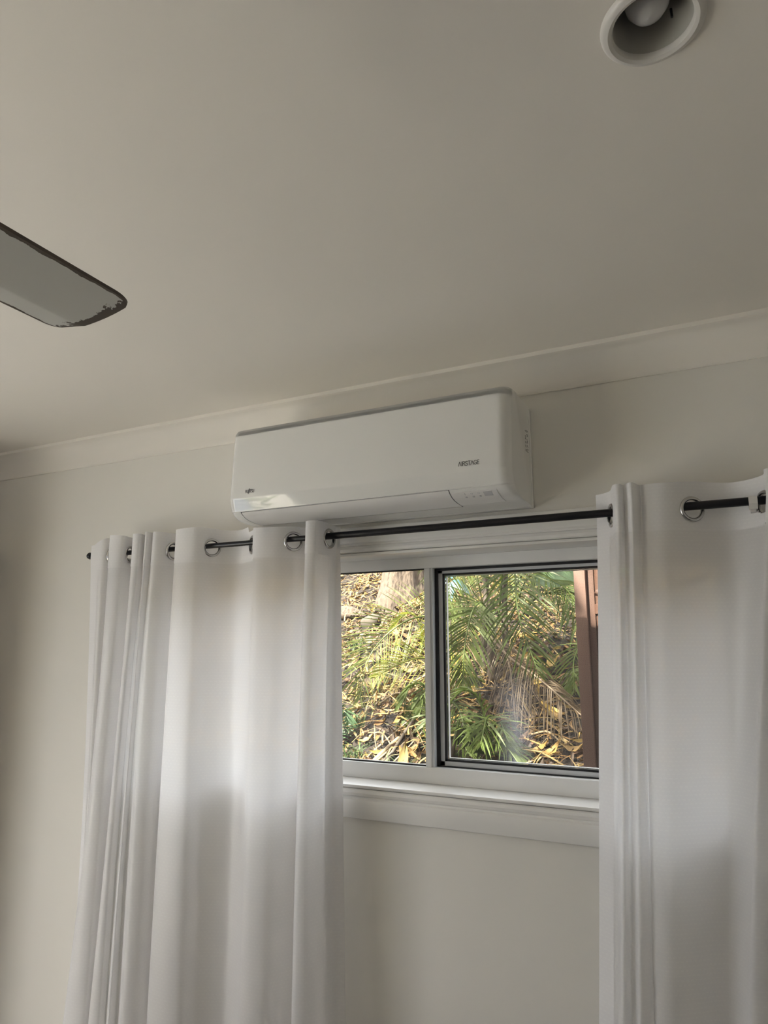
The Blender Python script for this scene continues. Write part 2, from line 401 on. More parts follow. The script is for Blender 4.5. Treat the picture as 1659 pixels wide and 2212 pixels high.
box('pane', (SX0+.016, .130, SZ0+.012), (SX1-.016, .134, SZ1-.009), M['glass_smudged'], sash)
boxes('glazing_bead', [((SX0+.0215, .134, SZ0+.0175), (SX1-.02, .146, SZ0+.0195)), ((SX0+.0215, .134, SZ0+.0175), (SX0+.0232, .146, SZ1-.0145)), ((SX0+.0215, .134, SZ1-.0165), (SX1-.02, .146, SZ1-.0145))], M['alu'], sash)
scr = empty('insect_screen', (0, 0, 0), win); wp(scr)
pyd('mesh', [(SX0, .165, SZ0), (SX1, .165, SZ0), (SX1, .165, SZ1), (SX0, .165, SZ1)], [[0, 1, 2, 3]], scr, M['mesh'])
boxes('screen_frame', [((SX0-.02, .155, SZ0-.02), (SX1+.02, .17, SZ0)), ((SX0-.02, .155, SZ1), (SX1+.02, .17, SZ1+.02)), ((SX0-.02, .155, SZ0), (SX0, .17, SZ1)), ((SX1, .155, SZ0), (SX1+.02, .17, SZ1))], M['rubber_and_shade'], scr)

# ------------------------------------------------------------------ glazed door in the left wall (light source of the room)
dr = struct(empty('door_1', (XL-.05, DY0, 0)), 'glazed sliding door to the yard in the left wall', 'door')
def dbox(name, lo, hi, mat): 
    o = box(name, lo, hi, mat, dr); o.location -= Vector((XL-.05, DY0, 0)); return o
ym = (DY0+DY1)/2
dbox('door_frame', (XL-.1, DY0, DZ1-.04), (XL, DY1, DZ1), M['alu']); dbox('door_frame', (XL-.1, DY0, 0), (XL, DY1, .05), M['alu'])
for y in (DY0, DY1-.05): dbox('door_frame', (XL-.1, y, .05), (XL, y+.05, DZ1-.04), M['alu'])
dbox('pane', (XL-.05, DY0+.05, .05), (XL-.044, DY1-.05, DZ1-.04), M['glass'])

# ------------------------------------------------------------------ unseen cupboard put in to shade the left end of the wall
wd = tag(empty('cupboard', (-2.40, -.19, 0)), 'unseen dark tall narrow cupboard put in the corner to shade the wall', 'cupboard')
def wdbox(name, lo, hi, mat, parent=None, bev=.004):
    o = box(name, lo, hi, mat, parent or wd, bev)
    if parent is None: o.location = Vector((2.40, .19, 0))
    return o
wdbox('carcass', (-2.59, -.60, .06), (-2.15, -.03, 1.98), M['wood'])
wdbox('plinth', (-2.58, -.59, 0), (-2.19, -.04, .06), M['wood'])
for k in range(2):
    d = wdbox('door', (-2.15, -.595+.28*k, .08), (-2.132, -.320+.28*k, 1.96), M['wood'])
    wdbox('handle', (-2.132, -.345+.05*k, 1.0), (-2.118, -.333+.05*k, 1.16), M['chrome'], d, .003)
wdbox('crown_moulding', (-2.59, -.615, 1.98), (-2.125, -.022, 2.02), M['wood'])

# ------------------------------------------------------------------ unseen chest of drawers, added to darken the lower wall
ch = tag(empty('shading_chest', (-1.40, -1.22, 0)), 'unseen dark wooden chest of drawers added to shade the lower wall', 'chest of drawers')
box('carcass', (-.38, -.22, .08), (.38, .22, .94), M['wood'], ch, .004)
box('top_board', (-.40, -.24, .94), (.40, .24, .97), M['wood'], ch, .005)
for sx in (-.36, .32):
    for sy in (-.20, .16): box('foot', (sx, sy, 0), (sx+.04, sy+.04, .08), M['wood'], ch, .003)
for k in range(4):
    d = box('drawer', (-.36, .22, .10+.205*k), (.36, .236, .295+.205*k), M['wood'], ch, .003)
    for hx in (-.2, .2): lathe('knob', [(.005, 0), (.005, .01), (.014, .018), (.012, .028), (0, .03)], (hx, .236, .20+.205*k), (0, 1, 0), M['chrome'], d, 14)

# ------------------------------------------------------------------ split-system air conditioner
AZ = 2.000
ac = tag(empty('air_conditioner', (-.417, 0, AZ)), 'white split system air conditioner on the wall above the window', 'air conditioner')
AX0, AX1 = -.834, 0.0
# side profile (y, z above AZ), from wall top over the front to wall bottom
PTOP = [(0, .270), (-.165, .270), (-.188, .268), (-.200, .263), (-.207, .254), (-.2095, .244)]
PFRONT = [(-.2105, .236), (-.216, .150), (-.2195, .072), (-.2198, .057), (-.2194, .0535), (-.2183, .0505), (-.2085, .0215), (-.2074, .0190), (-.205, .0175)]
PLOUV = [(-.203, .0165), (-.196, .0105), (-.182, .0035), (-.164, -.001), (-.142, -.0035), (-.118, -.0045), (-.104, -.005)]
PBOT = [(-.100, -.005), (-.06, -.0045), (-.02, -.004), (0, -.004)]
def ac_point(x, y, z, off=0.0):
    d = min(x-AX0, AX1-x); r = .030
    ins = 0.0
    if d < r: ins = r-math.sqrt(max(0, r*r-(r-d)**2))
    zi = .004*ins/r
    s = (1-ins/.2195*0.98)
    zz = z + (zi if z < .1 else -zi)*(1 if abs(y) > .03 else 0)
    return Vector((x+.417, y*s, zz))
def offs(prof, d):
    out = []
    for i, (y, z) in enumerate(prof):
        a = prof[max(i-1, 0)]; b = prof[min(i+1, len(prof)-1)]
        ty, tz = b[0]-a[0], b[1]-a[1]; L = math.hypot(ty, tz) or 1
        out.append((y+tz/L*d, z-ty/L*d))      # to the outer side of the shell
    return out
def xs_range(x0, x1):
    s = set([x0, x1])
    for k in range(15):
        d = .030*(1-math.cos(k/14*PI/2)); s.add(AX0+d); s.add(AX1-d)
    s = sorted(x for x in s if x0-1e-9 <= x <= x1+1e-9)
    return s
def sheet(name, prof, xs, thick, mat, parent):
    inner = offs(prof, -thick); n = len(prof); ring = list(prof)+inner[::-1]; m = len(ring)
    v, f = [], []
    for x in xs:
        for y, z in ring: v.append(ac_point(x, y, z))
    for i in range(len(xs)-1):
        for k in range(m): f.append([i*m+k, i*m+(k+1) % m, (i+1)*m+(k+1) % m, (i+1)*m+k])
    f += [list(range(m))[::-1], [(len(xs)-1)*m+k for k in range(m)]]
    return pyd(name, v, f, parent, mat, 0.5)
LX0, LX1 = -.792, -.158
def body():
    full = PTOP+offs(PFRONT, -.004)+PLOUV+PBOT
    deep = PTOP+offs(PFRONT, -.004)+[(y+.006, z+.016) for y, z in PLOUV]+PBOT
    xs = xs_range(AX0, AX1); st = [(x, full) for x in xs if x < LX0]+[(LX0, full), (LX0, deep), (LX1, deep), (LX1, full)]+[(x, full) for x in xs if x > LX1]
    n = len(full); v, f = [], []
    for x, p in st:
        for y, z in p: v.append(ac_point(x, y, z))
    for i in range(len(st)-1):
        for k in range(n): f.append([i*n+k, i*n+(k+1) % n, (i+1)*n+(k+1) % n, (i+1)*n+k])
    f += [list(range(n))[::-1], [(len(st)-1)*n+k for k in range(n)]]
    o = pyd('body', v, f, ac, M['plastic'], 0.5); o.data.materials.append(M['cavity'])
    a0 = len(PTOP)+len(PFRONT); i0 = [i for i, (x, p) in enumerate(st) if p is deep]
    for i in range(i0[0]-1, i0[-1]+1):
        for k in range(a0-1, a0+len(PLOUV)): o.data.polygons[i*n+k].material_index = 1
    return o
body()
fp = sheet('front_panel', PTOP[3:]+PFRONT, xs_range(AX0+.0, AX1-.0), .0035, M['gloss'], ac)
lv = sheet('louvre', offs(PLOUV, .0005), [LX0+.0022, LX1-.0022], .003, M['louvre'], ac)
cp = sheet('control_panel', offs(PLOUV[1:6], .0012), [LX1+.0015, LX1+.05, AX1-.050, AX1-.040], .003, M['louvre'], ac)
# base plate against the wall
box('mounting_base', (AX0+.417+.002, -.022, -.006), (AX1+.417+.0025, 0, .262), M['plastic'], ac, .004)
# indicator lamps, symbols and receiver window on the control strip: points on the louvre curve
def on_louvre(x, t):
    P = offs(PLOUV, .0022); i = min(int(t*(len(P)-1)), len(P)-2); u = t*(len(P)-1)-i
    y = P[i][0]*(1-u)+P[i+1][0]*u; z = P[i][1]*(1-u)+P[i+1][1]*u
    return Vector((x+.417, y, z))
def strip_patch(name, x0, x1, t0, t1, mat):
    v = [on_louvre(x0, t0), on_louvre(x1, t0), on_louvre(x1, t1), on_louvre(x0, t1)]
    w = [p+Vector((0, .0006, .0010)) for p in v]
    return pyd(name, v+w, [[0, 1, 2, 3], [7, 6, 5, 4], [0, 4, 5, 1], [1, 5, 6, 2], [2, 6, 7, 3], [3, 7, 4, 0]], cp, mat)
for x in (-.122, -.104, -.086):
    strip_patch('indicator_lamp', x-.0022, x+.0022, .36, .41, M['greyprint'])
strip_patch('receiver_window', -.075, -.054, .22, .40, M['greyprint'])
def strip_ring(x, t, r):
    v, f = [], []
    c = on_louvre(x, t); e1 = Vector((1, 0, 0)); e2 = (on_louvre(x, t+.06)-on_louvre(x, t-.06)).normalized()
    for k in range(14):
        a = 2*PI*k/14
        for rr in (r, r*.62): v.append(c+e1*rr*math.cos(a)+e2*rr*math.sin(a)+Vector((0, -.0003, -.0004)))
    for k in range(14): f.append([2*k, 2*((k+1) % 14), 2*((k+1) % 14)+1, 2*k+1])
    return pyd('symbol', v, f, cp, M['greyprint'])
strip_ring(-.104, .24, .0032); strip_ring(-.086, .24, .0032); strip_patch('symbol', -.1225, -.1212, .21, .28, M['greyprint'])
# stroke lettering
GL = {'A': [[(0, 0), (.45, 1), (.9, 0)]], 'I': [[(.15, 0), (.15, 1)]], 'R': [[(.1, 0), (.1, 1), (.55, 1), (.72, .9), (.75, .75), (.68, .6), (.5, .52), (.1, .52)], [(.42, .52), (.82, 0)]],
      'S': [[(.68, .86), (.52, 1), (.25, 1), (.08, .85), (.1, .66), (.3, .55), (.55, .46), (.72, .33), (.7, .12), (.52, 0), (.22, 0), (.04, .13)]],
      'T': [[(0, 1), (.8, 1)], [(.4, 1), (.4, 0)]], 'G': [[(.86, .84), (.68, .98), (.45, 1), (.2, .9), (.06, .65), (.06, .35), (.2, .1), (.45, 0), (.7, .03), (.86, .12), (.86, .45), (.55, .45)]],
      'E': [[(.66, 1), (.1, 1), (.1, 0), (.66, 0)], [(.1, .52), (.58, .52)]], 'F': [[(.62, 1), (.1, 1), (.1, 0)], [(.1, .52), (.55, .52)]],
      'U': [[(.08, 1), (.08, .25), (.2, .05), (.4, 0), (.6, .05), (.72, .25), (.72, 1)]],
      'J': [[(.3, 1.05), (.3, .1), (.2, -.12), (0, -.2)]], '~': [[(.05, -.35), (.16, -.1), (.28, .4), (.36, 1.0), (.48, 1.35), (.62, 1.5)], [(.62, 1.5), (.55, 1.2), (.40, .7), (.30, .1), (.18, -.22), (.05, -.35)]]}
ADV = {'A': .98, 'I': .34, 'R': .9, 'S': .84, 'T': .86, 'G': 1.0, 'E': .8, 'F': .68, 'U': .86, 'J': .42, '~': .0}
def lettering(name, text, x0, z0, h, wid, stroke, parent):
    tot = sum(ADV[c] for c in text); sx = wid/tot
    v, f = [], []; cx = 0.0
    def front_y(z):
        P = PFRONT
        for i in range(len(P)-1):
            if P[i][1] >= z >= P[i+1][1]:
                u = (P[i][1]-z)/(P[i][1]-P[i+1][1]); return P[i][0]*(1-u)+P[i+1][0]*u
        return P[2][0]
    for ch in text:
        for pl in GL[ch]:
            pts = [Vector((x0+(cx+a)*sx, z0+b*h)) for a, b in pl]
            for p, q in zip(pts[:-1], pts[1:]):
                d = (q-p); L = d.length or 1; d = d/L; nrm = Vector((-d.y, d.x))*stroke/2; e = d*stroke*.4
                b = len(v)
                for s in (p-e+nrm, q+e+nrm, q+e-nrm, p-e-nrm):
                    v.append((s.x+.417, front_y(s.y)-.0007, s.y))
                f.append([b+3, b+2, b+1, b])
        cx += ADV[ch]
    return pyd(name, v, f, parent, M['ink'])
lettering('brand_lettering', 'AIRSTAGE', -.1265, .0695, .0105, .054, .0013, fp)
lettering('brand_lettering', 'FU~JITSU', -.766, .0675, .0085, .031, .0011, fp)
# barcode label printed on the right-hand end
lab = empty('rating_label', (0, 0, 0), ac)
def side_marks():
    lst = []; random.seed(3); x = AX1+.417
    z = .135
    while z < .195:
        if random.random() < .8: lst.append(((x+.0001, -.062+.002*random.random(), z), (x+.0006, -.050-.006*random.random(), z+.0016)))
        if random.random() < .7: lst.append(((x+.0001, -.046+.003*random.random(), z+.001), (x+.0006, -.034-.006*random.random(), z+.0024)))
        z += .0036
    return boxes('print', lst, M['ink'], lab)
side_marks()
for y, z in ((-.012, .075), (-.010, .014)):
    lathe('screw_recess', [(0, .0002), (.003, .0002), (.0036, 0)], (AX1+.417+.0026, y, z), (1, 0, 0), M['greyprint'], ac, 12)

# ------------------------------------------------------------------ curtain rod
RY, RZ = -.090, 1.949
rod = tag(empty('curtain_rod', (-.31, RY, RZ)), 'thin black curtain rod running across the window', 'curtain rod')
tube('thin_tube', [(-1.500+.31, 0, 0), (-.60+.31, 0, 0)], .0080, M['rod'], rod, 20)
tube('thick_tube', [(-.62+.31, 0, 0), (.92+.31, 0, 0)], .0095, M['rod'], rod, 20)
for x, s in ((-1.500, -1), (.92, 1)):
    lathe('finial', [(0, 0), (.009, 0), (.009, .006), (.006, .008), (.010, .013), (.012, .020), (.009, .027), (.004, .031), (0, .032)], (x+.31, 0, 0), (s, 0, 0), M['rod'], rod, 20)
def bracket(x, label):
    b = tag(empty('rod_bracket', (x, 0, RZ)), label, 'bracket', 'curtain rod brackets')
    box('wall_plate', (-.012, -.004, -.035), (.012, 0, .025), M['lampwhite'], b, .002)
    box('arm', (-.006, RY+.004, -.024), (.006, -.002, -.014), M['lampwhite'], b, .002)
    # open hook holding the rod from below and in front
    pts = [(0, RY+.017, .004), (0, RY+.015, -.008), (0, RY+.006, -.0155), (0, RY-.006, -.0155), (0, RY-.0145, -.007), (0, RY-.0155, .006)]
    v, f = [], []
    for p in pts:
        for dx, k in ((-.0085, 1), (.0085, 1)):
            v.append(Vector(p)+Vector((dx, 0, 0)))
    n = len(pts)
    cen = Vector((0, RY, 0))
    for p in pts:
        d = (Vector(p)-cen).normalized()*.003
        for dx in (-.0085, .0085): v.append(Vector(p)+d+Vector((dx, 0, 0)))
    for i in range(n-1):
        a, b2 = 2*i, 2*(i+1)
        f += [[a, a+1, b2+1, b2], [2*n+a+1, 2*n+a, 2*n+b2, 2*n+b2+1], [a, b2, 2*n+b2, 2*n+a], [a+1, 2*n+a+1, 2*n+b2+1, b2+1]]
    f += [[0, 2*n, 2*n+1, 1], [2*n-2, 2*n-1, 4*n-1, 4*n-2]]
    pyd('hook', v, f, b, M['lampwhite'], 0.6)
bracket(.499, 'white hook bracket carrying the rod near its right end')
bracket(-1.37, 'white hook bracket hidden behind the left curtain')

# ------------------------------------------------------------------ curtains: plan curves at three heights (x at z 1.95, 1.25, 0.62, and depth y)
LEFT = [(-1.489,-1.427,-1.400,-0.112),(-1.430,-1.389,-1.363,-0.120),(-1.413,-1.399,-1.379,-0.090),(-1.443,-1.441,-1.423,-0.045),(-1.396,-1.395,-1.379,-0.090),(-1.374,-1.366,-1.393,-0.140),(-1.326,-1.322,-1.324,-0.134),(-1.331,-1.328,-1.338,-0.092),(-1.339,-1.350,-1.362,-.045),(-1.302,-1.319,-1.337,-.090),(-1.271,-1.276,-1.295,-.140),(-1.244,-1.255,-1.260,-.138),(-1.255,-1.270,-1.265,-.104),(-1.217,-1.223,-1.220,-.138),(-1.213,-1.229,-1.220,-.112),(-1.179,-1.185,-1.177,-.142),(-1.155,-1.156,-1.146,-.125),(-1.145,-1.150,-1.132,-.090),(-1.146,-1.156,-1.147,-.045),(-1.109,-1.117,-1.112,-.090),(-1.083,-1.081,-1.073,-.145),(-1.014,-.997,-.981,-.140),(-.985,-.970,-.951,-.093),(-.954,-.930,-.910,-.060),(-.906,-.886,-.874,-.052),(-.832,-.820,-.812,-.090),(-.789,-.779,-.773,-.138),(-.731,-.718,-.712,-.128),(-.686,-.684,-.679,-.090),(-.659,-.659,-.655,-.048),(-.626,-.636,-.637,-.090),(-.605,-.610,-.608,-.150),(-.577,-.581,-.576,-.148),(-.569,-.573,-.548,-.120),(-.567,-.568,-.539,-.088),(-.564,-.555,-.522,-.058),(-.552,-.528,-.502,-.050)]
LEFT_G = [2, 4, 7, 9, 17, 19, 22, 25, 28, 30, 34]
RIGHT = [(.166,.132,.095,-.050),(.188,.156,.117,-.068),(.206,.174,.136,-.090),(.218,.186,.146,-.132),(.231,.196,.156,-.138),(.238,.204,.167,-.115),(.256,.222,.185,-.142),(.265,.236,.203,-.130),(.274,.242,.215,-.112),(.289,.251,.222,-.122),(.328,.284,.253,-.118),(.378,.327,.288,-.090),(.420,.361,.316,-.062),(.467,.396,.340,-.055),(.522,.430,.357,-.090),(.526,.436,.364,-.138),(.553,.468,.399,-.130),(.597,.509,.438,-.090),(.643,.552,.478,-.050),(.679,.586,.509,-.090),(.689,.595,.517,-.135),(.738,.641,.561,-.110),(.778,.681,.602,-.060)]
RIGHT_G = [2, 11, 14, 17, 19]
def catmull(P, n):
    P = np.array(P); Q = np.vstack([2*P[0]-P[1], P, 2*P[-1]-P[-2]]); out = []
    for i in range(1, len(Q)-2):
        p0, p1, p2, p3 = Q[i-1:i+3]
        for k in range(n):
            t = k/n
            out.append(.5*((2*p1)+(-p0+p2)*t+(2*p0-5*p1+4*p2-p3)*t*t+(-p0+3*p1-3*p2+p3)*t**3))
    out.append(P[-1]); return np.array(out)
def make_curtain(name, ctrl, gidx, ztop, label, seed):
    N = 13
    C = catmull(ctrl, N)
    root = tag(empty(name, (float(C[:, 0].mean()), RY, .03)), label, 'curtain', 'eyelet curtains at the window')
    org = Vector(root.location)
    xt, xm, xb, y0 = C[:, 0], C[:, 1], C[:, 2], C[:, 3]
    # fabric length coordinate
    ds = np.hypot(np.diff(xt), np.diff(y0)); s = np.concatenate([[0], np.cumsum(ds)])
    rng = np.random.RandomState(seed); ph = rng.rand(6)*6.28
    def row(z):
        u = np.clip((1.95-z)/(1.95-1.25), 0, 2.6)
        # quadratic through the three heights, straight below the lowest
        z0, z1, z2 = 1.95, 1.25, .62
        def q(zz):
            l0 = (zz-z1)*(zz-z2)/((z0-z1)*(z0-z2)); l1 = (zz-z0)*(zz-z2)/((z1-z0)*(z1-z2)); l2 = (zz-z0)*(zz-z1)/((z2-z0)*(z2-z1))
            return xt*l0+xm*l1+xb*l2
        if z > 1.95: x = q(1.95)
        elif z < .62: x = q(.62)+(q(.62)-q(.70))/.08*(.62-z)
        else: x = q(z)
        amp = 1.0-.12*np.clip((1.9-z)/1.3, 0, 1)
        y = RY-.006*u+(y0-RY)*amp
        w = np.clip((1.9-z)/.5, 0, 1)*.0035
        y = y+w*np.sin(s*23+ph[0]+z*1.3)+w*.6*np.sin(s*51+ph[1]-z*2.1)
        y = np.minimum(y, -.028)
        return x, y
    def build(nm, zs, mat, off, holes, vary, crop=None):
        rows, cols = len(zs), len(xt); v = np.zeros((rows, cols, 3)); uv = np.zeros((rows, cols, 2))
        for r, z in enumerate(zs):
            x, y = row(z)
            if off:
                tx, ty = np.gradient(x), np.gradient(y); L = np.hypot(tx, ty)+1e-9
                x, y = x+ty/L*off, y-tx/L*off
            zz = np.full(cols, z)
            if vary is not None: zz = z+vary(r/(rows-1), s, x)
            v[r, :, 0], v[r, :, 1], v[r, :, 2] = x-org.x, y-org.y, zz-org.z
            uv[r, :, 0], uv[r, :, 1] = s, zz
        flat = v.reshape(-1, 3); ids = np.arange(rows*cols).reshape(rows, cols)
        f = np.stack([ids[:-1, :-1], ids[1:, :-1], ids[1:, 1:], ids[:-1, 1:]], -1).reshape(-1, 4)
        if crop is not None:
            sc_ = s[(f[:, 0] % cols)]; f = f[crop(sc_)]
        if holes is not None:
            cen = flat[f].mean(1); keep = np.ones(len(f), bool)
            for g in holes: keep &= np.linalg.norm(cen-np.array(g)[None], axis=1) > .0218
            f = f[keep]
        me = bpy.data.meshes.new(nm); me.from_pydata(flat.tolist(), [], f.tolist()); me.update()
        ul = me.uv_layers.new(name='UVMap'); li = np.zeros(len(me.loops), int); me.loops.foreach_get('vertex_index', li)
        ul.data.foreach_set('uv', uv.reshape(-1, 2)[li].astype(np.float32).ravel())
        return link(nm, me, root, mat, 3.14)
    zh0, zc = 1.893, 1.942
    rings = []
    for gi in gidx:
        k = gi*N; tx, ty = xt[k+2]-xt[k-2], y0[k+2]-y0[k-2]; L = math.hypot(tx, ty)
        rings.append((Vector((xt[k], y0[k]-.0, zc))-org, Vector((ty/L, -tx/L, 0))))
    zs = np.concatenate([np.linspace(zh0+.004, 1.6, 26), np.linspace(1.58, .035, 60)])
    build('panel', zs, M['curtain'], 0, None, None)
    for side in (0, 1):
        build('side_hem', zs, M['header'], .0011, None, None, (lambda q: q < .042) if side == 0 else (lambda q: q > s[-1]-.042))
    def vary(fr, s, x):
        top = ztop(x); return fr*(top-2.0)+.0022*np.sin(s*31+ph[2])*fr
    hd = build('header', np.linspace(zh0, 2.0, 40), M['header'], .0012, [r[0] for r in rings], vary)
    for c, n in rings:
        prof = [(.0205, -.002), (.0215, -.0042), (.0245, -.0052), (.0278, -.0040), (.0292, -.0012), (.0292, .0012), (.0278, .0040), (.0245, .0052), (.0215, .0042), (.0205, .002)]
        lathe('eyelet', prof, c, n, M['chrome'], root, 36, True, 0.9)
    return root
def top_left(x): return np.where(x > -.86, 1.984, 2.001)-.022*np.clip((-1.41-x)/.06, 0, 1)
make_curtain('curtain', LEFT, LEFT_G, top_left, 'white eyelet curtain bunched wide to the left of the window', 1)
make_curtain('curtain', RIGHT, RIGHT_G, lambda x: 2.004+0*x, 'white eyelet curtain covering the right end of the window', 2)

# ------------------------------------------------------------------ recessed downlight
dl = tag(empty('downlight', (LX, LY, ZC)), 'white recessed round downlight with unlit bulb in the ceiling', 'downlight')
lathe('rim', [(.0485, .004), (.0475, -.002), (.0495, -.0065), (.054, -.0085), (.059, -.007), (.0625, -.003), (.063, 0.0), (.056, .0), (.0535, .004)], (0, 0, 0), (0, 0, 1), M['lampwhite'], dl, 64, True)
lathe('reflector_cup', [(.0482, .002), (.0475, .02), (.044, .05), (.038, .08), (.03, .10), (0, .10)], (0, 0, 0), (0, 0, 1), M['lampcup'], dl, 48)
lathe('bulb', [(0, .004), (.010, .006), (.019, .012), (.0255, .022), (.028, .034), (.0265, .046), (.022, .060), (.016, .075), (.0135, .099), (0, .099)], (-.004, .002, .006), (0, 0, 1), M['bulb'], dl, 40)
tube('spring_clip', [(.022, .014, .024), (.0225, .015, .012)], .0016, M['rod'], dl, 10)

# ------------------------------------------------------------------ ceiling fan (one blade reaches into view)
FH = Vector((-.304, -1.765, 0))
fan = tag(empty('ceiling_fan', (FH.x, FH.y, 2.07)), 'ceiling fan with pale chipped blade at the left edge', 'ceiling fan')
lathe('motor', [(0, -.055), (.07, -.052), (.105, -.03), (.112, 0), (.105, .035), (.07, .055), (.02, .06), (0, .06)], (0, 0, 0), (0, 0, 1), M['lampwhite'], fan, 40)
tube('downrod', [(0, 0, .05), (0, 0, .30)], .0125, M['lampwhite'], fan, 16)
lathe('canopy', [(.0125, .255), (.05, .265), (.065, .30), (.066, .33), (0, .33)], (0, 0, 0), (0, 0, 1), M['lampwhite'], fan, 32)
def blade_mesh():
    L0, L1, hw, th = .15, .615, .060, .004
    tilt = math.radians(-14)
    ys = list(np.linspace(L0, L1-.03, 14))+[L1-.03+.03*k/10 for k in range(1, 11)]
    us = [-1, -.96, -.85, -.6, -.3, 0, .25, .40, .45, .55, .75, .9, .97, 1]
    v, uvs = [], []
    for sgn in (1, -1):
        for y in ys:
            for u in us:
                # rounded tip corners; tip slightly slanted
                d = max(0, (y-(L1-.03))/.03); half = hw*(1-.22*(1-math.sqrt(max(0, 1-d*d))))
                tipcut = .014-.018*(u*.5+.5)-.005*u*u
                yy = y+tipcut*max(0, (y-L0)/(L1-L0))**3
                if y < L0+.06: half *= .55+.45*(y-L0)/.06
                x = -u*half
                z = (.010*max(0, u-.42) if u > .42 else 0)*1.2+sgn*-th/2
                # u=+1 is the low, left-hand edge
                xr = x*math.cos(tilt)-z*math.sin(tilt); zr = x*math.sin(tilt)*-1+z*math.cos(tilt)
                v.append((xr, yy, zr)); 
                ed = hw*(1-abs(u)); tip = max(0, L1-y)
                uvs.append((ed, tip))
    nu, ny = len(us), len(ys); f = []
    for s in range(2):
        b = s*nu*ny
        for i in range(ny-1):
            for k in range(nu-1):
                q = [b+i*nu+k, b+i*nu+k+1, b+(i+1)*nu+k+1, b+(i+1)*nu+k]
                f.append(q if s == 0 else q[::-1])
    b = nu*ny
    for i in range(ny-1):
        for k, fl in ((0, 1), (nu-1, 0)):
            q = [i*nu+k, (i+1)*nu+k, b+(i+1)*nu+k, b+i*nu+k]; f.append(q if fl else q[::-1])
    for k in range(nu-1):
        f.append([(ny-1)*nu+k, (ny-1)*nu+k+1, b+(ny-1)*nu+k+1, b+(ny-1)*nu+k]); f.append([k+1, k, b+k, b+k+1])
    me = bpy.data.meshes.new('blade'); me.from_pydata(v, [], f); me.update()
    ul = me.uv_layers.new(name='UVMap')
    for lp in me.loops:
        a = uvs[lp.vertex_index]; ul.data[lp.index].uv = a
    me.materials.append(M['blade'])
    me.polygons.foreach_set('use_smooth', [True]*len(me.polygons)); me.set_sharp_from_angle(angle=0.35)
    return me
BM = blade_mesh()
am = bpy.data.meshes.new('blade_arm'); _v, _f = tube_mesh([(0, .09, -.01), (0, .15, -.006), (0, .22, -.004)], [.012, .010, .006], 8); am.from_pydata([tuple(p) for p in _v], [], _f); am.materials.append(M['lampwhite'])
for k in range(4):
    o = bpy.data.objects.new('blade', BM); COL.objects.link(o); o.parent = fan; o.rotation_euler = (0, 0, k*PI/2)
    a = bpy.data.objects.new('blade_arm', am); COL.objects.link(a); a.parent = o

# ------------------------------------------------------------------ garden: bank, leaf litter, palms, tree, post
def bank_z(x, y):
    b = 0.70+0.46*(y-1.0)+0.035*math.sin(2.1*x+1.3*y)+0.03*math.sin(4.7*x-2.9*y+1)
    b += 0.10*math.exp(-((x+1.25)**2+(y-2.0)**2)/0.12)
    if y < 1.0: b = min(b, .70)+(1.0-y)*0
    return b
def make_bank():
    xs = np.linspace(-6.5, 3.0, 120); ys = np.concatenate([np.linspace(.16, 1.2, 10), np.linspace(1.28, 8.5, 84)])
    v = [(x, y, bank_z(x, y)+.012*math.sin(31*x+17*y)*math.sin(23*y-11*x)) for y in ys for x in xs]; n = len(xs)
    f = [[i*n+k, i*n+k+1, (i+1)*n+k+1, (i+1)*n+k] for i in range(len(ys)-1) for k in range(n-1)]
    return pyd('garden_bank', v, f, None, M['soil'], 3.14)
tag(make_bank(), 'leaf-strewn earth bank rising behind the window', 'bank', None, 'structure')
def bank_n(x, y):
    e = .03; return Vector((-(bank_z(x+e, y)-bank_z(x-e, y))/(2*e), -(bank_z(x, y+e)-bank_z(x, y-e))/(2*e), 1)).normalized()

class Tinted:
    def __init__(s): s.v, s.f, s.c = [], [], []
    def add(s, v, f, col):
        b = len(s.v); s.v += v; s.f += [[b+i for i in q] for q in f]; s.c += [col]*len(v)
    def build(s, name, mat, parent=None, smooth=None):
        me = bpy.data.meshes.new(name); me.from_pydata([tuple(p) for p in s.v], [], s.f); me.update()
        ca = me.color_attributes.new('tint', 'FLOAT_COLOR', 'POINT')
        ca.data.foreach_set('color', np.array([(c[0], c[1], c[2], 1) for c in s.c], dtype=np.float32).ravel())
        return link(name, me, parent, mat, smooth)
LITTER = [(.155, .082, .018), (.090, .044, .011), (.190, .112, .030), (.036, .017, .006), (.240, .155, .026), (.024, .013, .006), (.100, .058, .020), (.250, .178, .066), (.064, .026, .008), (.028, .016, .006)]
def leaf(T, c, d, n, L, w, curl, col):
    d = d.normalized(); s = n.cross(d).normalized(); n = d.cross(s)
    v = []
    for t, ww in ((0, .12), (.3, .9), (.62, .8), (1, .05)):
        p = c+d*(L*(t-.5))+n*(curl*L*(4*(t-.5)**2))
        bend = s*(w*.35*math.sin(t*PI))*(1 if curl > .1 else 0)
        v += [p-s*w*ww*.5+n*w*.18+bend, p+bend, p+s*w*ww*.5+n*w*.18+bend]
    f = []
    for i in range(3):
        a = 3*i; f += [[a, a+1, a+4, a+3], [a+1, a+2, a+5, a+4]]
    T.add(v, f, col)
rng = random.Random(11)
def in_view(x, y):   # the wedge of bank that the window can show, with a margin
    return -4.4 < x < 1.6
T = Tinted()
cnt = 0
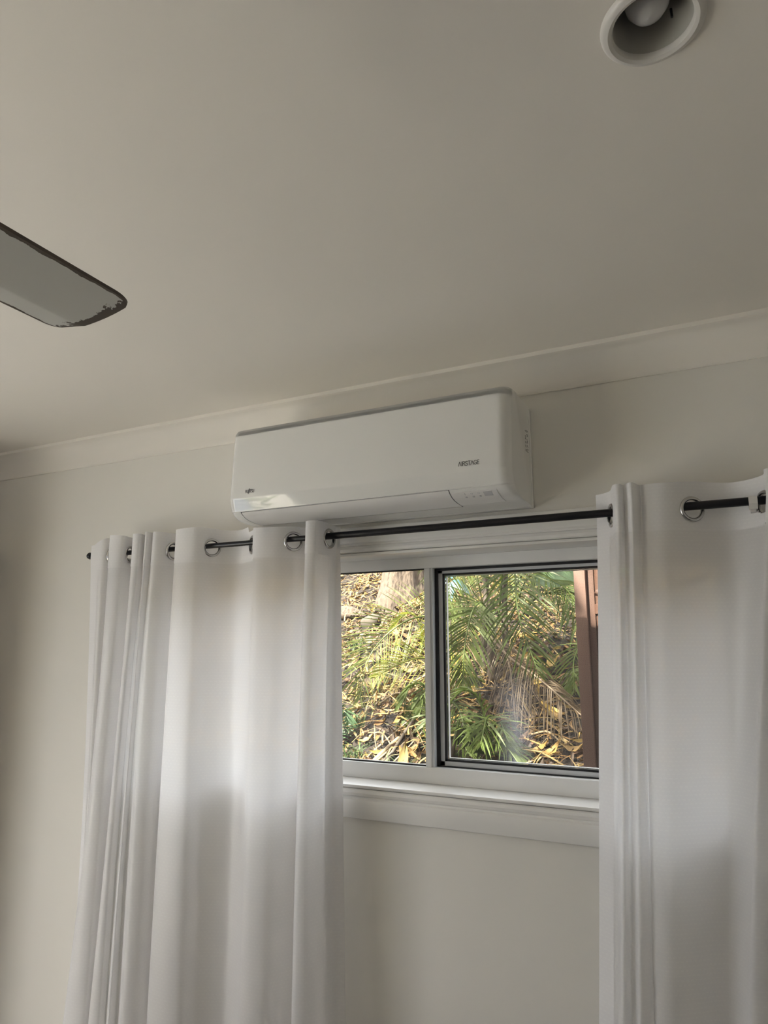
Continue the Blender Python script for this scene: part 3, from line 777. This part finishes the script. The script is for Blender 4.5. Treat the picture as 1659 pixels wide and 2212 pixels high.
while cnt < 9500:
    y = 1.05+5.0*rng.random()**1.35; x = rng.uniform(-4.6, 1.4)
    if rng.random() > .25+.75*math.exp(-((x+.9+.45*(y-1.6))/1.1)**2): continue
    n = bank_n(x, y); th = rng.uniform(0, 2*PI)
    d = Vector((math.cos(th), math.sin(th), 0)); d = (d-n*d.dot(n)+n*rng.gauss(0, .28)).normalized()
    nn = (n+Vector((rng.gauss(0, .5), rng.gauss(0, .5), rng.gauss(0, .3)))).normalized()
    L = rng.uniform(.04, .125); w = L*rng.uniform(.16, .40)
    col = LITTER[rng.randrange(len(LITTER))]; k = rng.uniform(.5, 1.15); col = tuple(min(1, q*k) for q in col)
    leaf(T, Vector((x, y, bank_z(x, y)+rng.uniform(.004, .05))), d, nn, L, w, rng.uniform(-.05, .3), col); cnt += 1
# dry strands and needles between the leaves
for _ in range(5000):
    y = 1.05+4.5*rng.random()**1.3; x = rng.uniform(-4.2, 1.2)
    n = bank_n(x, y); th = rng.uniform(0, 2*PI); d = Vector((math.cos(th), math.sin(th), 0)); d = (d-n*d.dot(n)+n*rng.gauss(.1, .2)).normalized()
    L = rng.uniform(.06, .24); w = rng.uniform(.002, .006); s = n.cross(d).normalized(); p = Vector((x, y, bank_z(x, y)+rng.uniform(.01, .06)))
    m = p+d*L*.5+n*rng.uniform(0, .03)
    k = rng.uniform(.8, 1.2); c0 = LITTER[rng.choice((0, 2, 4, 7, 6))]; col = tuple(min(1, q*k) for q in c0)
    T.add([p-s*w, p+s*w, m-s*w, m+s*w, p+d*L-s*w*.3, p+d*L+s*w*.3], [[0, 1, 3, 2], [2, 3, 5, 4]], col)
tag(T.build('leaf_litter', M['litter']), 'dense litter of brown dry leaves and strands on the bank', 'leaf litter', None, 'stuff')
# the larger fallen leaves that can be told apart
BIG = [(-1.121, 1.62, .17, .060, (0.208, 0.156, 0.058), 'big yellow dry leaf upright on the litter left of the mullion')]
for nm_y in range(46):
    y = 1.25+1.9*rng.random(); x = rng.uniform(-1.7-.3*(y-1.4), .0-.15*(y-1.4))
    BIG.append((x, y, rng.uniform(.11, .17), rng.uniform(.035, .055), LITTER[rng.choice((0, 2, 4, 7, 1))], None))
for i, (x, y, L, w, col, lab_) in enumerate(BIG):
    T = Tinted(); n = bank_n(x, y); th = rng.uniform(0, 2*PI)
    d = Vector((math.cos(th), math.sin(th), 0)); d = (d-n*d.dot(n)+n*rng.uniform(-.1, .5)).normalized(); nn = (n+Vector((rng.gauss(0, .4), -.5, 0))).normalized()
    up = .05
    if i == 0: d, nn, up = Vector((.15, .1, 1)), Vector((.2, -1, .1)), .10
    leaf(T, Vector((0, 0, 0)), d, nn, L, w, rng.uniform(.05, .28), tuple(q*rng.uniform(.95, 1.25) for q in col))
    o = T.build('fallen_leaf', M['litter'], None, 1.2); o.location = (x, y, bank_z(x, y)+up)
    if lab_: tag(o, lab_, 'leaf')
    else: tag(o, 'large curled dry leaf lying on the garden bank', 'leaf', 'large dry leaves on the bank')

def bez(P, n):
    return [Vector(p) for p in catmull(P, n)]
def frond(name, parent, pts, lmax, col, colv=.15, n_leaf=34, start=.18, droop=.35, spread=1.0, w=.012, up=Vector((0, 0, 1)), dry=False, org=Vector((0, 0, 0)), seed=0, vfold=.12):
    R = random.Random(seed); C = bez(pts, 10); N = len(C)
    seglen = [0]
    for a, b in zip(C[:-1], C[1:]): seglen.append(seglen[-1]+(b-a).length)
    T = Tinted(); tot = seglen[-1]
    def at(t):
        s = t*tot
        for i in range(N-1):
            if seglen[i+1] >= s-1e-9:
                u = (s-seglen[i])/max(1e-9, seglen[i+1]-seglen[i]); return C[i].lerp(C[i+1], u), (C[i+1]-C[i]).normalized()
        return C[-1], (C[-1]-C[-2]).normalized()
    for k in range(n_leaf):
        t = start+(1-start)*k/(n_leaf-1)
        p, tg = at(min(.999, t)); side = tg.cross(up)
        if side.length < .15: side = tg.cross(Vector((0.3, -1, 0)))
        side.normalize(); nn = side.cross(tg).normalized()
        env = math.sin(PI*min(1, .18+.80*(t-start)/(1-start)))**.7
        for sg in (-1, 1):
            if dry and R.random() < .12: continue
            L = lmax*env*R.uniform(.85, 1.1); ang = (1.22-.72*(t-start)/(1-start))*spread+R.gauss(0, .06)
            d = (tg*math.cos(ang)+side*sg*math.sin(ang)+nn*vfold).normalized()
            wv = w*R.uniform(.8, 1.15)*(1 if not dry else .55)
            base = p-org; kk = R.uniform(1-colv, 1+colv); cc = tuple(min(1, q*kk) for q in col)
            v = []; tw = R.gauss(.75, .3)
            g = Vector((0, 0, -1))*droop
            for i, (u, ww) in enumerate(((0, .5), (.35, 1), (.7, .75), (1, .08))):
                pos = base+d*L*u+g*L*u*u
                tan = (d+g*2*u).normalized(); sd = tan.cross(nn)
                if sd.length < .1: sd = tan.cross(side)
                sd.normalize(); sd = (sd*math.cos(tw)+nn*math.sin(tw)*sg).normalized()
                v += [pos-sd*wv*ww*.5, pos+sd*wv*ww*.5]
            T.add(v, [[0, 1, 3, 2], [2, 3, 5, 4], [4, 5, 7, 6]], cc)
    fo = T.build(name, M['frond'], parent)
    rad = [.007*(1-.8*i/(N-1))+.0012 for i in range(N)]
    v, f = tube_mesh([c-org for c in C], rad, 6)
    Tr = Tinted(); Tr.add(v, f, tuple(min(1, q*1.15) for q in (col if not dry else (.22, .165, .11))))
    Tr.build('rachis', M['frond'], fo, 1.0)
    return fo
G1, G2, G3, GY, GD, BR = [tuple(.42*q for q in c) for c in ((.11, .19, .025), (.17, .27, .04), (.26, .36, .07), (.40, .46, .05), (.07, .145, .028), (.36, .27, .17))]
PO = Vector((-.90, 2.45, bank_z(-.90, 2.45)))
palm = tag(empty('palm', PO), 'green feather palm with arching fronds across the window', 'palm')
def stem(parent, org, pts, r0, r1):
    C = bez(pts, 8); n = len(C)
    rr = [(r0+(r1-r0)*i/(n-1))*(1+.10*(i % 4 == 0)) for i in range(n)]
    return tube('stem', [c-org for c in C], rr, M['stem'], parent, 10)
stem(palm, PO, [(-.90, 2.47, PO.z-.05), (-.905, 2.45, 1.5), (-.90, 2.45, 1.75), (-.89, 2.45, 1.95)], .030, .020)
stem(palm, PO, [(-.82, 2.52, PO.z-.05), (-.83, 2.52, 1.6), (-.82, 2.5, 2.0), (-.78, 2.48, 2.3)], .024, .016)
stem(palm, PO, [(-1.0, 2.55, PO.z-.05), (-.99, 2.58, 1.7), (-.97, 2.6, 2.1), (-.98, 2.6, 2.5)], .022, .016)
FR = [
 ('A', [(-.93,2.50,1.71),(-1.11,2.40,1.84),(-1.34,2.30,1.84),(-1.49,2.20,1.74),(-1.58,2.10,1.58),(-1.61,2.05,1.35)], .36, G3, 56, .12, .22),
 ('C', [(-.90,2.30,1.45),(-1.08,2.10,1.56),(-1.20,2.00,1.59),(-1.34,1.95,1.54),(-1.43,1.90,1.48)], .22, GY, 34, .2, .40),
 ('D', [(-.88,2.40,1.65),(-.89,2.30,1.90),(-.91,2.15,1.87),(-.93,2.05,1.67),(-.93,2.00,1.43)], .27, G2, 48, .15, .30),
 ('E', [(-.87,2.50,1.79),(-.78,2.40,2.22),(-.67,2.20,2.11),(-.61,2.05,1.82),(-.50,2.00,1.51)], .34, G1, 50, .15, .25),
 ('F', [(-.85,2.70,1.83),(-.71,2.65,2.09),(-.58,2.60,2.09),(-.44,2.55,2.00),(-.34,2.50,1.84)], .30, G2, 36, .15, .35),
 ('F2', [(-.80,2.6,2.0),(-.62,2.7,2.32),(-.40,2.75,2.36),(-.18,2.75,2.24),(-.02,2.7,2.05)], .34, G1, 40, .15, .45),
 ('M', [(-.98,2.60,2.30),(-1.10,2.80,2.36),(-1.22,2.85,2.24),(-1.29,2.75,1.98),(-1.30,2.65,1.70)], .26, G3, 38, .15, .30),
 ('D2', [(-.97,2.6,2.1),(-1.02,2.5,2.42),(-1.05,2.35,2.40),(-1.07,2.2,2.15),(-1.06,2.15,1.85)], .27, G2, 40, .2, .35),
 ('E3', [(-.60,2.9,2.0),(-.45,3.0,2.45),(-.30,3.0,2.5),(-.12,2.95,2.38),(.0,2.9,2.15)], .34, G3, 40, .2, .4),
 ('E4', [(-.88,2.7,2.1),(-.92,2.9,2.5),(-.95,3.1,2.55),(-1.0,3.25,2.35),(-1.02,3.3,2.05)], .30, GY, 36, .2, .4),
 ('F3', [(-.82,2.55,1.7),(-.66,2.6,1.95),(-.5,2.6,1.98),(-.36,2.5,1.85),(-.27,2.4,1.62)], .26, G2, 34, .2, .4),
 ('E2', [(-.78,2.48,2.2),(-.70,2.7,2.5),(-.66,2.9,2.5),(-.62,3.05,2.3),(-.60,3.1,2.0)], .32, G3, 36, .2, .35),
]
for i, (k, pts, lm, col, nl, st, dp) in enumerate(FR):
    face = Vector((.25, -1, .45)) if k in 'ACDEM' else Vector((.1, -.5, 1))     # these fronds hang twisted, flat side towards the house
    frond('frond', palm, pts, lm, col, .18, nl, st, dp*(.7 if k in 'ACDEM' else 1), 1.0, .0075 if k in 'AC' else .011, org=PO, seed=i+1, up=face)
df = frond('frond', palm, [(-.88,2.36,1.72),(-.72,2.20,1.60),(-.52,2.05,1.49),(-.37,1.95,1.39),(-.23,1.90,1.28)], (.22), BR, .2, 50, .15, .85, .9, .010, up=Vector((.2, -1, .3)), dry=True, org=PO, seed=33)
df['label'] = 'brown dead frond'
df = frond('frond', palm, [(-.86,2.42,1.7),(-.80,2.3,1.68),(-.72,2.2,1.56),(-.68,2.12,1.40),(-.66,2.08,1.25)], .26, (0.124, 0.094, 0.065), .2, 30, .15, .8, .9, .010, dry=True, org=PO, seed=35)
df['label'] = 'brown dead frond'
# seedlings of the palm around its foot
def seedling(base, fr, label, col=G1, lm=.17):
    b = Vector(base); b.z = bank_z(b.x, b.y)
    p = tag(empty('palm_seedling', b), label, 'plant', 'palm seedlings on the bank')
    for i, pts in enumerate(fr):
        P = [(b.x, b.y, b.z-.01)]+[(b.x+q[0], b.y+q[1], b.z+q[2]) for q in pts]
        frond('frond', p, P, lm*random.uniform(.85, 1.15), col, .2, 22, .25, .35, 1.0, .011, org=b, seed=50+i+int(abs(b.x)*100))
seedling((-.71, 1.72, 0), [[(.0, 0, .22), (-.03, -.02, .36), (-.10, -.05, .40), (-.18, -.08, .32)], [(.03, 0, .18), (.08, -.03, .25), (.14, -.08, .16)], [(-.02, 0, .15), (-.12, -.04, .22), (-.22, -.1, .14)], [(.01, -.02, .2), (.03, -.08, .27), (.03, -.18, .16)], [(0, 0, .12), (.10, -.05, .15), (.2, -.1, .06)]], 'low green palm seedling in front of the palm stems', G2)
seedling((-.93, 1.72, 0), [[(.01, 0, .2), (.03, -.02, .33), (.10, -.06, .30), (.15, -.1, .18)], [(-.02, 0, .17), (-.05, -.04, .26), (-.08, -.10, .22)], [(.02, 0, .12), (.09, -.06, .17), (.16, -.1, .1)]], 'small palm seedling next to the window mullion', G1)
seedling((-1.10, 1.95, 0), [[(-.03, 0, .15), (-.07, -.04, .10), (-.08, -.1, -.04), (-.05, -.15, -.16)], [(.02, 0, .16), (.0, -.05, .2), (-.02, -.12, .06)], [(-.03, -.02, .19), (-.10, -.05, .2), (-.14, -.1, .1)]], 'drooping palm seedling at the right side of the fixed pane', G1)
seedling((-.22, 2.3, 0), [[(-.03, -.02, .28), (-.08, -.08, .36), (-.12, -.15, .28), (-.12, -.2, .12)], [(.05, 0, .3), (.12, -.05, .3), (.2, -.1, .15)], [(-.02, 0, .2), (-.1, -.05, .22), (-.18, -.1, .1)]], 'sparse palm seedling left of the brown post', G2, .2)
seedling((-1.62, 1.80, 0), [[(.02, 0, .16), (.05, -.02, .22), (.10, -.04, .16)], [(-.03, 0, .14), (-.08, -.02, .18), (-.14, -.04, .1)], [(.0, 0, .18), (.0, -.05, .26), (.02, -.12, .2)]], 'leafy seedling at the lower left corner of the pane', (0.039, 0.098, 0.039), .14)
seedling((-1.60, 2.95, 0), [[(.02, 0, .14), (-.02, -.02, .28), (-.10, -.04, .30), (-.2, -.06, .2)], [(.04, 0, .14), (.1, -.02, .24), (.2, -.06, .18)]], 'yellow-green seedling below the tree trunk', GY, .16)
# grass tufts on the left foot of the bank
for x, y, sd in ((-1.52, 1.62, 1), (-1.44, 1.66, 2), (-1.58, 1.95, 3), (-1.16, 1.60, 4), (-2.15, 3.0, 5)):
    R = random.Random(sd); T = Tinted()
    for k in range(60):
        a = R.uniform(0, 2*PI); o = Vector((R.gauss(0, .03), R.gauss(0, .03), -.01)); L = R.uniform(.08, .2); d = Vector((math.cos(a)*.45, math.sin(a)*.45, 1)).normalized(); s = Vector((-math.sin(a), math.cos(a), 0))*.0022
        m = o+d*L*.6; e = m+(d+Vector((math.cos(a)*.6, math.sin(a)*.6, -.5))).normalized()*L*.5; kk = R.uniform(.7, 1.3)
        T.add([o-s, o+s, m-s, m+s, e], [[0, 1, 3, 2], [2, 3, 4]], (.045*kk, .10*kk, .028*kk))
    o = T.build('grass_tuft', M['frond']); o.location = (x, y, bank_z(x, y))
    tag(o, ['', 'grass tuft closest to the left curtain on the bank', 'grass tuft just right of the leftmost tuft', 'grass tuft higher up the bank by the left curtain', 'grass tuft near the foot of the mullion', 'grass tuft left of the tree trunk'][sd], 'grass', 'grass tufts on the bank')
# tree with flaky bark
tx, ty = -2.26, 4.05
tr = tag(empty('tree', (tx, ty, bank_z(tx, ty))), 'thick flaky-barked tree trunk at the top of the bank', 'tree')
def trunk():
    v, f = [], []; seg = 40; hs = [-.15, -.02, .05, .13, .25, .4, .6, .9, 1.4, 2.2, 3.2, 4.2]
    for i, h in enumerate(hs):
        for k in range(seg):
            a = 2*PI*k/seg; r = (.175+.07*math.exp(-max(h, 0)/.14))*(1-.05*h)+.018*math.sin(3*a+h)+.012*math.sin(7*a-2*h)
            v.append((r*math.cos(a)+.03*h, r*math.sin(a), h))
    for i in range(len(hs)-1):
        for k in range(seg): f.append([i*seg+k, i*seg+(k+1) % seg, (i+1)*seg+(k+1) % seg, (i+1)*seg+k])
    return pyd('trunk', v, f, tr, M['bark'], 3.14)
trunk()
def crown(parent, centre, rad, n, seed, col=(.10, .18, .05), gap=None):
    R = random.Random(seed); T = Tinted()
    for _ in range(n):
        p = Vector((R.gauss(0, .5)*rad[0], R.gauss(0, .5)*rad[1], R.gauss(0, .4)*rad[2]))
        d = Vector((R.gauss(0, 1), R.gauss(0, 1), R.gauss(-.4, .6))).normalized(); nn = Vector((R.gauss(0, .5), R.gauss(0, .5), 1)).normalized()
        if abs(d.dot(nn)) > .95: continue
        L = R.uniform(.12, .26); k = R.uniform(.7, 1.3)
        leaf(T, Vector(centre)+p, d, nn, L, L*.35, .1, tuple(q*k for q in col))
    return T.build('crown', M['frond'], parent)
crown(tr, (.1, 0.6, 5.6), (2.0, 1.8, 1.0), 700, 5)
# unseen second tree, added by the house to shade the bank's right half
t2x, t2y = -4.3, -.6
t2 = tag(empty('tree', (t2x, t2y, 0)), 'unseen leafy tree added by the house to shade the right of the bank', 'tree')
tube('trunk', [(0, 0, -.1), (.05, .05, 1.6), (0, .1, 3.2), (.1, .2, 4.6)], [.16, .13, .11, .06], M['bark'], t2, 14)
tube('limb', [(.05, .15, 3.4), (1.0, -.2, 4.7), (2.6, -.5, 5.3)], [.07, .05, .02], M['bark'], t2, 10)
crown(t2, (.2, .1, 5.2), (.7, .7, .6), 260, 8)
crown(t2, (2.85, -.45, 5.4), (1.35, 1.2, .5), 950, 9)
# log, stones and stump by the tree
def stone(name, loc, r, mat, label, cat, seed):
    R = random.Random(seed); bm = bmesh.new(); bmesh.ops.create_icosphere(bm, subdivisions=3, radius=1)
    ph = [R.uniform(0, 6) for _ in range(6)]
    for v in bm.verts:
        c = v.co.copy(); k = 1+.13*math.sin(3*c.x+ph[0])+.11*math.sin(4*c.y+ph[1])+.1*math.sin(5*c.z+ph[2])
        v.co = Vector((c.x*r[0]*k, c.y*r[1]*k, c.z*r[2]*k))
    me = bpy.data.meshes.new(name); bm.to_mesh(me); bm.free(); o = link(name, me, None, mat, 3.14); o.location = loc
    return tag(o, label, cat)
stone('rock', (-2.32, 3.55, bank_z(-2.34, 3.62)-.01), (.09, .07, .10), M['stone'], 'grey-brown rock leaning against the tree trunk', 'rock', 2)
stone('log', (-2.70, 3.70, bank_z(-2.70, 3.70)+.02), (.26, .07, .065), M['bark'], 'short dark log lying left of the tree trunk', 'log', 4)
# fallen branch, sheaths and sticks
def stick(name, pts, r, mat, label, cat, group=None):
    p0 = Vector(pts[0]); C = bez(pts, 6); n = len(C)
    o = tube(name, [c-p0 for c in C], [r*(1-.55*i/(n-1)) for i in range(n)], mat, None, 8); o.location = p0
    return tag(o, label, cat, group)
def onb(x, y, h=.03): return (x, y, bank_z(x, y)+h)
stick('fallen_stick', [onb(-1.25, 1.62, .02), onb(-1.20, 1.76, .06), onb(-1.14, 1.95, .10), onb(-1.10, 2.05, .14)], .011, M['twig'], 'dark diagonal stick lying beside the big yellow leaf', 'stick')
for k, (dx, dy) in enumerate(((0, 0), (.03, -.03), (-.04, .03), (.06, .0), (-.02, -.06), (.08, -.05))):
    stick('palm_sheath', [onb(-1.38+dx, 1.50+dy, .01), onb(-1.30+dx, 1.66+dy, .035), onb(-1.21+dx*.8, 1.82+dy, .03), onb(-1.12+dx*.6, 2.0+dy, .05)], (.016, .010, .008, .007, .009, .007)[k], M['straw' if k != 1 else 'twig'], 'long dry palm sheath strand slanting across the lower left pane', 'palm sheath', 'dry palm sheath strands')
for i, (a, b, h) in enumerate((((-1.5, 2.1), (-1.2, 1.95), .06), ((-1.32, 2.2), (-1.05, 2.25), .10), ((-1.45, 1.78), (-1.22, 1.72), .03), ((-.55, 2.0), (-.35, 1.85), .03), ((-.6, 1.6), (-.35, 1.7), .03), ((-.45, 1.45), (-.2, 1.5), .03), ((-1.1, 2.6), (-1.4, 2.4), .05))):
    m = ((a[0]+b[0])/2, (a[1]+b[1])/2+.03)
    stick('twig', [onb(*a, h), onb(*m, h+.03), onb(*b, h)], .007, M['straw'], ('thin dry twig level with the lower curved frond in the fixed pane', 'thin dry twig high on the litter beside the mullion', 'thin dry twig above the grass at the lower left of the fixed pane', 'thin dry twig under the brown dead frond', 'thin dry twig right of the palm seedling in the sash', 'thin dry twig at the bottom of the sash beside the post', 'thin dry twig behind the arching palm frond in the fixed pane')[i], 'twig', 'dry twigs on the bank')
stone('stump', (-1.14, 1.46, bank_z(-1.14, 1.46)+.03), (.07, .06, .05), M['stem'], 'small grey-brown stump at the bottom of the fixed pane', 'stump', 5)
stick('fallen_log', [(-.90, 1.50, bank_z(-.90, 1.5)+.0), (-.87, 1.56, bank_z(-.87, 1.56)+.10), (-.84, 1.62, bank_z(-.84, 1.62)+.22), (-.80, 1.66, bank_z(-.80, 1.66)+.28)], .026, M['stem'], 'pinkish brown broken stalk at the lower left of the sash', 'stalk')
# broad leaves high in the sash
def broad(name, base, tips, mat, lw, label, cat):
    b = Vector(base); r = tag(empty(name, b), label, cat)
    for i, (d, L, w) in enumerate(tips):
        d = Vector(d).normalized(); s = d.cross(Vector((0, -1, .2))).normalized(); n = s.cross(d)
        v, f = [], []; K = 10
        for k in range(K+1):
            t = k/K; ww = w*math.sin(PI*min(1, .04+t*.94))**.8; p = d*L*(.12+.88*t)+Vector((0, 0, -1))*L*.25*t*t
            for q, fold in ((-1, .15), (-.5, .05), (0, 0), (.5, .05), (1, .15)): v.append(p+s*q*ww*.5+n*fold*ww)
        for k in range(K):
            for j in range(4): f.append([k*5+j, k*5+j+1, (k+1)*5+j+1, (k+1)*5+j])
        pyd('leaf', v, f, r, mat, 3.14)
    v, f = tube_mesh([(0, .02, -lw), (0, .0, -.05), (0, 0, .02)], [.008, .006, .004], 6); pyd('stalk', v, f, r, M['stem'], 1.0)
broad('broadleaf_plant', (-1.235, 2.62, 2.10), [((-.25, -.2, 1), .16, .06), ((-.9, -.3, -.5), .17, .065), ((.9, -.3, -.35), .18, .065), ((.25, -.4, -.8), .13, .06), ((.6, -.2, .7), .15, .06), ((-.8, -.2, .4), .13, .05)], M['blueleaf'], .78, 'blue-green broad-leaved plant at the upper left of the sash', 'plant')
broad('broadleaf_plant', (-.25, 2.75, 2.12), [((-1, -.5, .12), .46, .20), ((.6, -.4, .3), .4, .18), ((.1, -.3, .9), .4, .17)], M['paleleaf'], .65, 'pale green plant with one huge leaf beside the brown post', 'plant')
# brown verandah post with downpipe
vp = tag(empty('verandah_post', (-.02, 1.05, 0)), 'brown timber verandah post with downpipe outside the window', 'post')
box('post', (-.080, -.05, .55), (-.036, .05, 3.0), M['post'], vp, .004)
box('corner_batten', (-.036, -.025, .55), (-.008, .04, 3.0), M['pipe'], vp, .003)
tube('downpipe', [(.022, -.01, .55), (.022, -.01, 3.0)], .030, M['pipe'], vp, 20)
lathe('pipe_collar', [(.030, -.02), (.036, -.018), (.036, .018), (.030, .02)], (.022, -.01, 1.79), (0, 0, 1), M['pipe'], vp, 20)
tube('brace', [(.0, -.03, 1.86), (.13, -.03, 1.74)], .012, M['pipe'], vp, 8)
# shrub outside the glazed door
sh = tag(empty('yard_shrub', (-3.50, -2.9, 0)), 'leafy shrub growing outside the glazed door', 'shrub')
tube('stem', [(0, 0, -.05), (.03, .02, .5), (0, .05, 1.0)], [.02, .016, .008], M['stem'], sh, 8)
crown(sh, (0, .05, .75), (.45, .5, .5), 420, 21, (.12, .24, .06))
